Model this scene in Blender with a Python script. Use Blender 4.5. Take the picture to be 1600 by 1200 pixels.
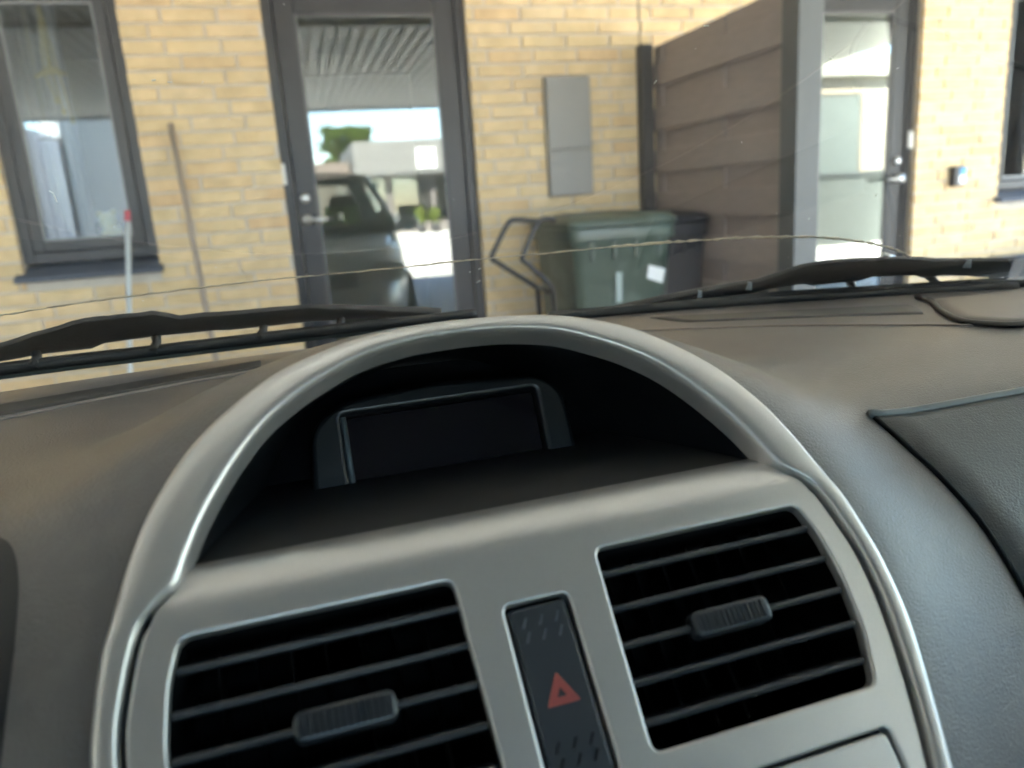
import bpy, bmesh, math, random
from mathutils import Vector, Matrix

random.seed(7)
R = math.radians
scene = bpy.context.scene
for o in list(bpy.data.objects):
    bpy.data.objects.remove(o)

# ------------------------------------------------------------------ camera
CAM_H = 1.20
YAW, PITCH, ROLL = R(14.85), R(13.73), R(-3.88)
cam = bpy.data.cameras.new('camera')
cam_o = bpy.data.objects.new('camera', cam)
scene.collection.objects.link(cam_o)
_f = Vector((math.sin(YAW)*math.cos(PITCH), math.cos(YAW)*math.cos(PITCH), -math.sin(PITCH)))
_r = Vector((math.cos(YAW), -math.sin(YAW), 0))
_u = _r.cross(_f)
_r2 = _r*math.cos(ROLL) + _u*math.sin(ROLL)
_u2 = _u*math.cos(ROLL) - _r*math.sin(ROLL)
cam_o.matrix_world = Matrix(((_r2.x, _u2.x, -_f.x, 0), (_r2.y, _u2.y, -_f.y, 0), (_r2.z, _u2.z, -_f.z, CAM_H), (0, 0, 0, 1)))
cam.sensor_width = 36.0
cam.lens = 36.0*1181/1600
cam.clip_start = 0.02
cam.clip_end = 600
cam.dof.use_dof = True
cam.dof.focus_distance = 0.60
cam.dof.aperture_fstop = 5.2
scene.camera = cam_o

# ------------------------------------------------------------------ light
SUN_EL, SUN_AZ = R(51), R(-14)          # azimuth measured from +Y (beyond the house) towards +X
world = bpy.data.worlds.new('World'); scene.world = world; world.use_nodes = True
nt = world.node_tree
bg = nt.nodes['Background']
sky = nt.nodes.new('ShaderNodeTexSky'); sky.sky_type = 'NISHITA'; sky.sun_disc = False
sky.dust_density = .3; sky.ozone_density = 1.6; sky.sun_elevation = SUN_EL; sky.sun_rotation = SUN_AZ
nt.links.new(sky.outputs[0], bg.inputs[0]); bg.inputs[1].default_value = 0.08
sun = bpy.data.lights.new('sun', 'SUN'); sun.energy = 5.0; sun.angle = R(0.53); sun.color = (1, .955, .88)
sun_o = bpy.data.objects.new('sun', sun); scene.collection.objects.link(sun_o)
sd = Vector((math.sin(SUN_AZ)*math.cos(SUN_EL), math.cos(SUN_AZ)*math.cos(SUN_EL), math.sin(SUN_EL)))
sun_o.rotation_euler = sd.to_track_quat('Z', 'Y').to_euler(); sun_o.location = (0, 0, 30)
scene.view_settings.view_transform = 'Standard'; scene.view_settings.look = 'None'
scene.view_settings.exposure = 5.15; scene.view_settings.gamma = 1.0
scene.view_settings.use_curve_mapping = False
scene.render.engine = 'CYCLES'
scene.cycles.use_denoising = True
scene.cycles.max_bounces = 10; scene.cycles.diffuse_bounces = 6; scene.cycles.glossy_bounces = 6
scene.cycles.transparent_max_bounces = 24; scene.cycles.sample_clamp_indirect = 8
scene.cycles.caustics_reflective = False; scene.cycles.caustics_refractive = False

# ------------------------------------------------------------------ materials
MATS = {}
def new_mat(name):
    m = bpy.data.materials.new(name); m.use_nodes = True
    t = m.node_tree; return m, t, t.nodes['Principled BSDF']
def mat(name, col, rough=.5, metal=0., var=0., scale=20., bump=0., bscale=200., stretch=(1, 1, 1), rvar=0., spec=.5, coat=0., obrand=0., island=False, wear_haze=None):
    if name in MATS: return MATS[name]
    m, t, b = new_mat(name)
    b.inputs['Roughness'].default_value = rough; b.inputs['Metallic'].default_value = metal
    b.inputs['Specular IOR Level'].default_value = spec
    b.inputs['Coat Weight'].default_value = coat; b.inputs['Coat Roughness'].default_value = .08
    tc = t.nodes.new('ShaderNodeTexCoord'); mp = t.nodes.new('ShaderNodeMapping'); mp.inputs['Scale'].default_value = stretch
    t.links.new(tc.outputs['Object'], mp.inputs[0])
    n = t.nodes.new('ShaderNodeTexNoise'); n.inputs['Scale'].default_value = scale; n.inputs['Detail'].default_value = 6
    t.links.new(mp.outputs[0], n.inputs['Vector'])
    cr = t.nodes.new('ShaderNodeMix'); cr.data_type = 'RGBA'
    lo = [max(0, c*(1-var)) for c in col]; hi = [c*(1+var) for c in col]
    cr.inputs[6].default_value = (*lo, 1); cr.inputs[7].default_value = (*hi, 1)
    t.links.new(n.outputs['Fac'], cr.inputs[0])
    last = cr.outputs[2]
    if wear_haze:
        wc, amount, ws = wear_haze
        n3 = t.nodes.new('ShaderNodeTexNoise'); n3.inputs['Scale'].default_value = ws; n3.inputs['Detail'].default_value = 8
        t.links.new(tc.outputs['Object'], n3.inputs['Vector'])
        rp = t.nodes.new('ShaderNodeMapRange'); rp.inputs[1].default_value = .52; rp.inputs[2].default_value = .72; rp.inputs[4].default_value = amount
        t.links.new(n3.outputs['Fac'], rp.inputs[0])
        mx = t.nodes.new('ShaderNodeMix'); mx.data_type = 'RGBA'; mx.inputs[7].default_value = (*wc, 1)
        t.links.new(rp.outputs[0], mx.inputs[0]); t.links.new(last, mx.inputs[6]); last = mx.outputs[2]
    t.links.new(last, b.inputs['Base Color'])
    if rvar:
        rr = t.nodes.new('ShaderNodeMapRange'); rr.inputs[3].default_value = max(.02, rough-rvar); rr.inputs[4].default_value = rough+rvar
        t.links.new(n.outputs['Fac'], rr.inputs[0]); t.links.new(rr.outputs[0], b.inputs['Roughness'])
    if bump:
        n2 = t.nodes.new('ShaderNodeTexNoise'); n2.inputs['Scale'].default_value = bscale; n2.inputs['Detail'].default_value = 4
        t.links.new(mp.outputs[0], n2.inputs['Vector'])
        bp = t.nodes.new('ShaderNodeBump'); bp.inputs['Strength'].default_value = bump; bp.inputs['Distance'].default_value = .002
        t.links.new(n2.outputs['Fac'], bp.inputs['Height']); t.links.new(bp.outputs[0], b.inputs['Normal'])
    MATS[name] = m; return m

def brick_mat(name, island):
    m, t, b = new_mat(name)
    b.inputs['Roughness'].default_value = .85; b.inputs['Specular IOR Level'].default_value = .25
    if island:
        g = t.nodes.new('ShaderNodeNewGeometry'); rnd = g.outputs['Random Per Island']
    else:
        g = t.nodes.new('ShaderNodeObjectInfo'); rnd = g.outputs['Random']
    cr = t.nodes.new('ShaderNodeValToRGB'); e = cr.color_ramp.elements
    e[0].position = 0; e[0].color = (0.686, 0.514, 0.288, 1); e[1].position = 1; e[1].color = (0.664, 0.460, 0.256, 1)
    for p, c in ((.12, (0.698, 0.530, 0.299, 1)), (.35, (0.715, 0.535, 0.306, 1)), (.55, (0.693, 0.517, 0.291, 1)), (.72, (0.721, 0.551, 0.331, 1)), (.86, (0.693, 0.506, 0.283, 1)), (.95, (0.681, 0.484, 0.270, 1))):
        k = e.new(p); k.color = c
    t.links.new(rnd, cr.inputs[0])
    tc = t.nodes.new('ShaderNodeTexCoord')
    ad = t.nodes.new('ShaderNodeVectorMath'); ad.operation = 'ADD'
    mu = t.nodes.new('ShaderNodeMath'); mu.operation = 'MULTIPLY'; mu.inputs[1].default_value = 37.
    t.links.new(rnd, mu.inputs[0]); t.links.new(tc.outputs['Object'], ad.inputs[0]); t.links.new(mu.outputs[0], ad.inputs[1])
    n = t.nodes.new('ShaderNodeTexNoise'); n.inputs['Scale'].default_value = 9; n.inputs['Detail'].default_value = 7
    t.links.new(ad.outputs[0], n.inputs['Vector'])
    mp = t.nodes.new('ShaderNodeMapRange'); mp.inputs[1].default_value = .3; mp.inputs[2].default_value = .72; mp.inputs[3].default_value = .80; mp.inputs[4].default_value = 1.12
    t.links.new(n.outputs['Fac'], mp.inputs[0])
    vm = t.nodes.new('ShaderNodeVectorMath'); vm.operation = 'SCALE'
    t.links.new(cr.outputs[0], vm.inputs[0]); t.links.new(mp.outputs[0], vm.inputs['Scale'])
    # pale lime bloom in blotches
    n3 = t.nodes.new('ShaderNodeTexNoise'); n3.inputs['Scale'].default_value = 5; n3.inputs['Detail'].default_value = 5
    t.links.new(ad.outputs[0], n3.inputs['Vector'])
    m3 = t.nodes.new('ShaderNodeMapRange'); m3.inputs[1].default_value = .52; m3.inputs[2].default_value = .8; m3.inputs[4].default_value = .7
    t.links.new(n3.outputs['Fac'], m3.inputs[0])
    mx = t.nodes.new('ShaderNodeMix'); mx.data_type = 'RGBA'; mx.inputs[7].default_value = (.74, .60, .39, 1)
    t.links.new(m3.outputs[0], mx.inputs[0]); t.links.new(vm.outputs[0], mx.inputs[6])
    t.links.new(mx.outputs[2], b.inputs['Base Color'])
    n2 = t.nodes.new('ShaderNodeTexNoise'); n2.inputs['Scale'].default_value = 120; n2.inputs['Detail'].default_value = 5
    t.links.new(ad.outputs[0], n2.inputs['Vector'])
    bp = t.nodes.new('ShaderNodeBump'); bp.inputs['Strength'].default_value = .6; bp.inputs['Distance'].default_value = .003
    t.links.new(n2.outputs['Fac'], bp.inputs['Height']); t.links.new(bp.outputs[0], b.inputs['Normal'])
    return m

def glass_mat(name, tint, refl_lo, refl_hi, ior=1.5, rough=0.):
    m, t, b = new_mat(name); t.nodes.remove(b)
    out = t.nodes['Material Output']
    tr = t.nodes.new('ShaderNodeBsdfTransparent'); tr.inputs[0].default_value = (*tint, 1)
    gl = t.nodes.new('ShaderNodeBsdfGlossy'); gl.inputs['Roughness'].default_value = rough; gl.inputs[0].default_value = (1, 1, 1, 1)
    fr = t.nodes.new('ShaderNodeFresnel'); fr.inputs[0].default_value = ior
    mp = t.nodes.new('ShaderNodeMapRange'); mp.inputs[1].default_value = .0; mp.inputs[2].default_value = 1.
    mp.inputs[3].default_value = refl_lo; mp.inputs[4].default_value = refl_hi
    t.links.new(fr.outputs[0], mp.inputs[0])
    mx = t.nodes.new('ShaderNodeMixShader')
    t.links.new(mp.outputs[0], mx.inputs[0]); t.links.new(tr.outputs[0], mx.inputs[1]); t.links.new(gl.outputs[0], mx.inputs[2])
    t.links.new(mx.outputs[0], out.inputs[0]); MATS[name] = m
    return m

M_BRICK = brick_mat('yellow_brick', False); M_BRICKS = brick_mat('yellow_brick_far', True)
M_MORTAR = mat('mortar', (.56, .50, .42), .95, var=.18, scale=14, bump=.5, bscale=300)
M_FRAME = mat('anthracite_paint', (.022, .022, .024), .42, var=.08, scale=6, spec=.35)
M_FRAME_WIN = mat('grey_window_paint', (.050, .051, .053), .42, var=.08, scale=6, spec=.35)
M_SILL = mat('slate_sill', (.10, .115, .145), .85, var=.2, scale=18, bump=.2, spec=.08)
M_PANE = glass_mat('house_glass', (.82, .87, .85), .03, 1.0)
M_PANE2 = glass_mat('far_glass', (.5, .55, .55), .25, 1.0)
M_STEEL = mat('brushed_steel', (.55, .55, .54), .28, 1.)
M_CAB = mat('cabinet_grey', (.235, .222, .20), .45, var=.05, scale=5)
M_FENCE = mat('fence_stain', (.255, .205, .185), .6, var=.18, scale=9, stretch=(6, 1, 6), bump=.35, bscale=60)
M_POSTB = mat('black_post', (.028, .026, .026), .6, var=.2)
M_POST = mat('post_grey_green', (.068, .072, .072), .5, var=.15, scale=7, stretch=(5, 5, 1))
M_CEIL = mat('ceiling_sheet', (.84, .83, .76), .45, var=.04, scale=3)
M_BEAM = mat('beam_paint', (.38, .39, .36), .5, var=.06)
M_PAVE = mat('concrete_paving', (.44, .42, .385), .9, var=.16, scale=3, bump=.4, bscale=90, wear_haze=((.2, .19, .17), .5, 1.2))
M_BIN = mat('bin_green', (.045, .068, .050), .38, var=.12, scale=8, bump=.15, bscale=150, wear_haze=((.16, .20, .17), .7, 5))  # pale blotches paint haze and reflection over the green
M_BINB = mat('bin_black', (.022, .022, .027), .45, var=.2)
M_TUBE = mat('black_tube', (.02, .021, .024), .35)
M_WHITE = mat('white_paper', (.8, .8, .78), .6, var=.05)
M_WOOD = mat('grey_wood', (.33, .27, .22), .7, var=.25, scale=10, stretch=(8, 8, 1), bump=.3)
M_STICK = mat('pale_stick', (.52, .57, .60), .35, var=.06)
M_RED = mat('red_tip', (.55, .09, .12), .5)
M_BLUE = mat('blue_label', (.02, .22, .42), .4)
M_ROOM = mat('room_wall', (.62, .62, .58), .8, var=.04)
M_ROOMF = mat('room_floor', (.25, .17, .10), .5, var=.2, scale=4)
M_CURT = mat('lilac_curtain', (.50, .48, .56), .9, var=.06)
M_DARKIN = mat('dark_furniture', (.02, .035, .035), .5)
M_BEIGE = mat('beige_straw', (.58, .46, .28), .7, var=.15)
M_PLUSH = mat('yellow_plush', (.62, .52, .25), .9, var=.15, bump=.6, bscale=500)
# car
M_SILVER = mat('silver_trim', (.52, .495, .48), .34, .7, var=.07, scale=900, bump=.05, bscale=900, rvar=.03)
M_DASH = mat('dash_plastic', (.108, .095, .090), .33, wear_haze=((.155, .14, .13), .35, 60), var=.06, scale=30, bump=.32, bscale=620, rvar=.05, spec=.6)
M_DASH2 = mat('dash_lid_plastic', (.062, .060, .060), .36, wear_haze=((.12, .12, .115), .3, 45), var=.06, scale=30, bump=.32, bscale=620, rvar=.04, spec=.55)
M_DASHD = mat('slot_plastic', (.040, .036, .035), .5, bump=.1, bscale=700)
M_BLACKP = mat('black_satin_plastic', (.008, .009, .011), .34, spec=.5, var=.1, bump=.05, bscale=700)
M_BLACKM = mat('black_matt', (.002, .002, .0025), .8, spec=.15)
M_SLAT = mat('louvre_grey', (.024, .027, .031), .36, spec=.5)
M_SCREEN = mat('display_window', (.010, .008, .011), .12, var=.3, scale=12, spec=.5)
M_BTN = mat('button_grey', (.026, .030, .036), .38, spec=.55)
M_HAZ = mat('hazard_red', (.33, .07, .06), .45)
M_RUB = mat('wiper_rubber', (.018, .019, .02), .5, var=.2, scale=40)
M_WIPE = mat('wiper_frame', (.022, .021, .021), .42, var=.2, scale=60, bump=.2, bscale=300)
M_SEAL = mat('windscreen_seal', (.01, .01, .01), .5)
M_PAINT = mat('silver_paint', (.74, .78, .80), .3, .2, coat=.7)
M_HEADL = mat('headliner', (.36, .37, .38), .95)
M_SEAT = mat('seat_fabric', (.022, .023, .027), .9, var=.2, scale=90, bump=.4, bscale=700)
M_HIVIS = mat('hi_vis_yellow', (.40, .78, .04), .7, var=.08)
M_REFL = mat('reflective_tape', (.6, .62, .62), .35, .3)
M_LENS = mat('lamp_lens', (.75, .78, .8), .08, .4, coat=.5)
M_TYRE = mat('tyre', (.02, .02, .02), .8)
M_CGLASS = glass_mat('car_glass', (.80, .84, .82), .02, .9)
M_CGLASSD = glass_mat('privacy_glass', (.80, .84, .83), .02, .9)
M_WSCREEN = glass_mat('windscreen_glass', (.92, .945, .93), .0, .22)
M_CRACK = mat('crack_edge', (.55, .46, .34), .35, spec=.8, var=.5, scale=40)
M_SPECK = mat('glass_specks', (.75, .75, .72), .5)

# ------------------------------------------------------------------ mesh helpers
COL = scene.collection
class MB:
    def __init__(s): s.v = []; s.f = []
    def add(s, vs, fs):
        k = len(s.v); s.v += [tuple(p) for p in vs]; s.f += [tuple(i+k for i in f) for f in fs]; return s
    def box(s, x0, x1, y0, y1, z0, z1):
        vs = [(x0, y0, z0), (x1, y0, z0), (x1, y1, z0), (x0, y1, z0), (x0, y0, z1), (x1, y0, z1), (x1, y1, z1), (x0, y1, z1)]
        return s.add(vs, [(0, 3, 2, 1), (4, 5, 6, 7), (0, 1, 5, 4), (1, 2, 6, 5), (2, 3, 7, 6), (3, 0, 4, 7)])
    def grid(s, rows, wrap=False):
        n = len(rows[0]); vs = [p for r in rows for p in r]; fs = []
        for i in range(len(rows)-1):
            for j in range(n if wrap else n-1):
                k = (j+1) % n
                fs.append((i*n+j, i*n+k, (i+1)*n+k, (i+1)*n+j))
        return s.add(vs, fs)
    def tube(s, path, r, n=8, cap=True, sy=1.):
        P = [Vector(p) for p in path]; rows = []; up = None
        for i, p in enumerate(P):
            d = (P[min(i+1, len(P)-1)]-P[max(i-1, 0)]).normalized()
            if up is None:
                up = Vector((0, 0, 1)) if abs(d.z) < .9 else Vector((1, 0, 0))
            a = d.cross(up).normalized(); up2 = a.cross(d).normalized(); up = up2
            rr = r[i] if isinstance(r, (list, tuple)) else r
            rows.append([p+a*math.cos(2*math.pi*k/n)*rr+up2*math.sin(2*math.pi*k/n)*rr*sy for k in range(n)])
        base = len(s.v); s.grid(rows, True)
        if cap:
            s.f.append(tuple(base+k for k in range(n))[::-1]); s.f.append(tuple(base+(len(P)-1)*n+k for k in range(n)))
        return s
    def prism(s, front, back):
        n = len(front); vs = list(front)+list(back)
        fs = [tuple(range(n)), tuple(range(2*n-1, n-1, -1))]+[(i, n+i, n+(i+1) % n, (i+1) % n) for i in range(n)]
        return s.add(vs, fs)
    def lathe(s, prof, c, axis='Z', n=20):
        rows = []
        for (r, h) in prof:
            row = []
            for k in range(n):
                a = 2*math.pi*k/n; x, y = r*math.cos(a), r*math.sin(a)
                q = (x, y, h) if axis == 'Z' else ((x, h, y) if axis == 'Y' else (h, x, y))
                row.append((c[0]+q[0], c[1]+q[1], c[2]+q[2]))
            rows.append(row)
        return s.grid(rows, True)
def mesh_of(mb, name, m):
    me = bpy.data.meshes.new(name); me.from_pydata(mb.v, [], mb.f); me.update()
    bm = bmesh.new(); bm.from_mesh(me); bmesh.ops.recalc_face_normals(bm, faces=bm.faces); bm.to_mesh(me); bm.free()
    if m: me.materials.append(m)
    return me
def finish(o, smooth=False, bevel=0, seg=2, sub=0, solid=0, soff=0):
    if smooth:
        for p in o.data.polygons: p.use_smooth = True
    if solid:
        md = o.modifiers.new('thick', 'SOLIDIFY'); md.thickness = solid; md.offset = soff
    if bevel:
        md = o.modifiers.new('edge', 'BEVEL'); md.width = bevel; md.segments = seg; md.limit_method = 'ANGLE'; md.angle_limit = R(40)
    if sub:
        md = o.modifiers.new('sub', 'SUBSURF'); md.levels = sub; md.render_levels = sub
    return o
def obj(name, mb, m, parent=None, **kw):
    o = bpy.data.objects.new(name, mesh_of(mb, name, m) if isinstance(mb, MB) else mb); COL.objects.link(o)
    if parent: o.parent = parent
    return finish(o, **kw)
def thing(name, label, cat, loc=(0, 0, 0), rz=0, group=None):
    o = bpy.data.objects.new(name, None); o.empty_display_size = .1; COL.objects.link(o)
    o.location = loc; o.rotation_euler = (0, 0, rz); tag(o, label, cat, group); return o
def tag(o, label, cat, group=None):
    o['label'] = label; o['category'] = cat
    if group: o['group'] = group
    return o
def struct(o): o['kind'] = 'structure'; return o
def plate(name, loops, ext, bev, Mx, m, parent, res=3, smooth=True):
    """2D outlines (first is outer, others are holes) filled, extruded and bevelled; front face at local z=0"""
    cu = bpy.data.curves.new(name, 'CURVE'); cu.dimensions = '2D'; cu.fill_mode = 'BOTH'
    cu.extrude = ext; cu.bevel_depth = bev; cu.bevel_resolution = res; cu.offset = -bev
    for lp in loops:
        sp = cu.splines.new('POLY'); sp.points.add(len(lp)-1); sp.use_cyclic_u = True
        for i, p in enumerate(lp): sp.points[i].co = (p[0], p[1], 0, 1)
    o = bpy.data.objects.new(name, cu); COL.objects.link(o)
    dg = bpy.context.evaluated_depsgraph_get(); dg.update()
    me = bpy.data.meshes.new_from_object(o.evaluated_get(dg), depsgraph=dg); COL.objects.unlink(o); bpy.data.objects.remove(o)
    me.transform(Mx @ Matrix.Translation((0, 0, -ext-bev)))
    me.materials.clear(); me.materials.append(m); me.name = name
    o = bpy.data.objects.new(name, me); COL.objects.link(o)
    if parent: o.parent = parent
    return o
def rrect(x0, x1, y0, y1, r, n=5):
    out = []
    for cx, cy, a0 in ((x1-r, y1-r, 0), (x0+r, y1-r, 90), (x0+r, y0+r, 180), (x1-r, y0+r, 270)):
        for k in range(n+1):
            a = R(a0+90*k/n); out.append((cx+r*math.cos(a), cy+r*math.sin(a)))
    return out
def roundpoly(pts, r, n=5):
    out = []; N = len(pts)
    for i in range(N):
        p0, p1, p2 = Vector(pts[i-1]), Vector(pts[i]), Vector(pts[(i+1) % N])
        a, b = (p0-p1), (p2-p1); rr = min(r, a.length*.45, b.length*.45)
        A, B = p1+a.normalized()*rr, p1+b.normalized()*rr
        for k in range(n+1):
            t = k/n; q = A*(1-t)**2+p1*2*t*(1-t)+B*t*t; out.append((q.x, q.y))
    return out
def crom(pts, n=6):
    out = []; N = len(pts); d = len(pts[0])
    for i in range(N-1):
        p0, p1, p2, p3 = pts[max(i-1, 0)], pts[i], pts[i+1], pts[min(i+2, N-1)]
        for k in range(n):
            t = k/n
            out.append(tuple(.5*(2*p1[c]+(p2[c]-p0[c])*t+(2*p0[c]-5*p1[c]+4*p2[c]-p3[c])*t*t+(-p0[c]+3*p1[c]-3*p2[c]+p3[c])*t**3) for c in range(d)))
    out.append(tuple(pts[-1])); return out
def lerp(a, b, t): return a+(b-a)*t
def interp(x, xs, ys):
    if x <= xs[0]: return ys[0]
    for i in range(len(xs)-1):
        if x <= xs[i+1]: return lerp(ys[i], ys[i+1], (x-xs[i])/(xs[i+1]-xs[i]))
    return ys[-1]

# ------------------------------------------------------------------ ground
g = MB().box(-150, 150, -200, 100, -.3, 0)
struct(obj('ground', g, M_PAVE))

# ------------------------------------------------------------------ brick house
WY = 3.95
house = thing('brick_house', 'yellow brick house front with dark doors and windows facing the car', 'house', (0, WY, 0))
def hl(x, y, z): return (x, y-WY, z)
XL, XR, ZT = -7.0, 7.0, 2.95
OPEN = [(-1.222, -.640, .976, 2.28), (-.03, .94, 0.06, 2.28), (2.72, 3.69, 0.06, 2.28), (4.33, 5.35, .976, 2.28)]
xs = sorted({XL, XR, *[a for o in OPEN for a in o[:2]]}); zs = sorted({-.2, ZT, *[a for o in OPEN for a in o[2:]]})
mb = MB()
for i in range(len(xs)-1):
    for k in range(len(zs)-1):
        cx, cz = (xs[i]+xs[i+1])/2, (zs[k]+zs[k+1])/2
        if any(o[0] < cx < o[1] and o[2] < cz < o[3] for o in OPEN): continue
        mb.box(xs[i], xs[i+1], .009, .20, zs[k], zs[k+1])
wall = obj('wall', mb, M_MORTAR, house)
# bricks
ROW = .2/3
def brick_mesh(seed):
    rd = random.Random(seed); m = MB(); j = lambda a: rd.uniform(-a, a)
    L, H, D, b = .114, .0273, .03, .003
    prof = [(-D, 1), (-.004, 1), (0, 0)]
    f = [(-L+b+j(.001), j(.0008), -H+b+j(.001)), (L-b+j(.001), j(.0008), -H+b+j(.001)), (L-b+j(.001), j(.0008), H-b+j(.001)), (-L+b+j(.001), j(.0008), H-b+j(.001))]
    mids = [(-L, .004, -H), (L, .004, -H), (L, .004, H), (-L, .004, H)]
    mids = [(x+j(.0012), y, z+j(.0012)) for x, y, z in mids]
    bk = [(x, D, z) for x, y, z in mids]
    m.add(f+mids+bk, [(0, 1, 2, 3)]+[(a, 4+a, 4+(a+1) % 4, (a+1) % 4) for a in range(4)]+[(4+a, 8+a, 8+(a+1) % 4, 4+(a+1) % 4) for a in range(4)])
    return m
bmeshes = [mesh_of(brick_mesh(k), 'brick', M_BRICK) for k in range(6)]
bsrc = [brick_mesh(k) for k in range(6)]
def to_px(P):
    d = Vector(P)-cam_o.matrix_world.translation; z = d.dot(_f)
    return (800+1181*d.dot(_r2)/z, 600-1181*d.dot(_u2)/z, z)
cands = []
seq = [0, -.06, 0, .06]
for r in range(0, 44):
    zc = r*ROW+ROW/2
    off = -.464+seq[(31-r) % 4]
    k0 = int((XL-off)/.24)-1
    for k in range(k0, k0+62):
        x0, x1 = off+k*.24+.006, off+(k+1)*.24-.006
        segs = [(max(x0, XL+.05), min(x1, XR-.05))]
        for o in OPEN:
            if zc+.02 < o[2] or zc-.02 > o[3]: continue
            ns = []
            for a, b in segs:
                if b <= o[0] or a >= o[1]: ns.append((a, b)); continue
                if a < o[0]: ns.append((a, o[0]+.001))
                if b > o[1]: ns.append((o[1]-.001, b))
            segs = ns
        # dilatation joint
        ns = []
        for a, b in segs:
            if a < 1.871 < b: ns += [(a, 1.866), (1.876, b)]
            else: ns.append((a, b))
        for a, b in ns:
            if b-a > .012: cands.append(((a+b)/2, zc, b-a))
vis = []
for c in cands:
    px = to_px((c[0], WY, c[1])); inside = -40 < px[0] < 1640 and -20 < px[1] < 640 and px[2] > 0
    hid = 2.02 < c[0] < 2.72 or (.98 < c[0] < 1.9 and c[1] < .6)
    vis.append((0 if inside and not hid else 1, px[2]/max(c[2], .05) if inside else 99, c))
vis.sort(key=lambda t: (t[0], t[1]))
far = MB()
for i, (flag, _, c) in enumerate(vis):
    k = random.randrange(6); dy = random.uniform(-.002, .0015); sx = c[2]/.228
    if i < 300 and flag == 0:
        o = bpy.data.objects.new('brick', bmeshes[k]); COL.objects.link(o); o.parent = wall
        o.location = (c[0], dy, c[1]); o.scale = (sx*(1 if random.random() < .5 else -1), 1, 1)
    else:
        far.add([(x*sx+c[0], y+dy, z+c[1]) for x, y, z in bsrc[k].v], bsrc[k].f)
o = obj('bricks', far, M_BRICKS, wall); o['kind'] = 'stuff'
# movement joint in the brickwork
obj('movement_joint', MB().box(1.8665, 1.8755, .004, .02, .1, ZT), mat('joint_sealant', (.16, .14, .11), .8), house)
# shell behind
mb = MB(); mb.box(XL, XL+.2, .2, 7, -.2, ZT); mb.box(XR-.2, XR, .2, 7, -.2, ZT); mb.box(XL, XR, 7, 7.2, -.2, ZT)
obj('side_walls', mb, M_MORTAR, house)
obj('roof', MB().box(XL-.3, XR+.3, .02, 7.5, ZT+.002, ZT+.35), mat('roof_felt', (.06, .06, .06), .9), house)
mb = MB(); mb.box(XL+.2, XR-.2, .21, 7, 2.5, 2.55); mb.box(-1.9, -1.85, .21, 3.2, 0, 2.5); mb.box(-.26, -.21, .21, 3.2, 0, 2.5); mb.box(-1.85, -.26, 3.2, 3.25, 0, 2.5)
mb.box(1.3, 1.35, .21, 4.2, 0, 2.5); mb.box(-.21, 1.3, 4.2, 4.25, 0, 2.5); mb.box(2.3, 2.35, .21, 4, 0, 2.5); mb.box(4.0, 4.05, .21, 4, 0, 2.5); mb.box(2.3, 6.8, 4, 4.05, 0, 2.5)
obj('room_walls', mb, M_ROOM, house)
obj('room_floor', MB().box(XL+.2, XR-.2, .2, 7, .02, .06), M_ROOMF, house)

def ring_frame(x0, x1, z0, z1, w, y0, y1, wb=None, wt=None):
    m = MB(); wb = w if wb is None else wb; wt = w if wt is None else wt
    m.box(x0, x0+w, y0, y1, z0, z1); m.box(x1-w, x1, y0, y1, z0, z1)
    m.box(x0+w, x1-w, y0, y1, z0, z0+wb); m.box(x0+w, x1-w, y0, y1, z1-wt, z1); return m
def window(x0, x1, z0, z1, sash, opened=False):
    w = obj('window', ring_frame(x0, x1, z0, z1, .05, .05, .13), M_FRAME_WIN, house, bevel=.004)
    s = obj('sash', ring_frame(x0+.052, x1-.052, z0+.052, z1-.052, sash, .042, .10), M_FRAME_WIN, w, bevel=.006)
    gx0, gx1, gz0, gz1 = x0+.052+sash, x1-.052-sash, z0+.052+sash, z1-.052-sash
    obj('glazing_bead', ring_frame(gx0, gx1, gz0, gz1, .008, .052, .07), mat('bead_grey', (.28, .29, .29), .4), w)
    obj('pane', MB().box(gx0+.008, gx1-.008, .062, .068, gz0+.008, gz1-.008), M_PANE, w)
    m = MB(); y0, y1 = -.055, .10
    m.prism([(x0-.028, y0, z0-.075), (x0-.028, y0, z0-.055), (x0-.028, y1, z0-.006), (x0-.028, y1, z0-.075)], [(x1+.012, y0, z0-.075), (x1+.012, y0, z0-.055), (x1+.012, y1, z0-.006), (x1+.012, y1, z0-.075)])
    obj('sill', m, M_SILL, w, bevel=.004)
    return w
window(-1.222, -.640, 1.05, 2.27, .050)
window(4.335, 5.35, 1.05, 2.27, .022)
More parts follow.
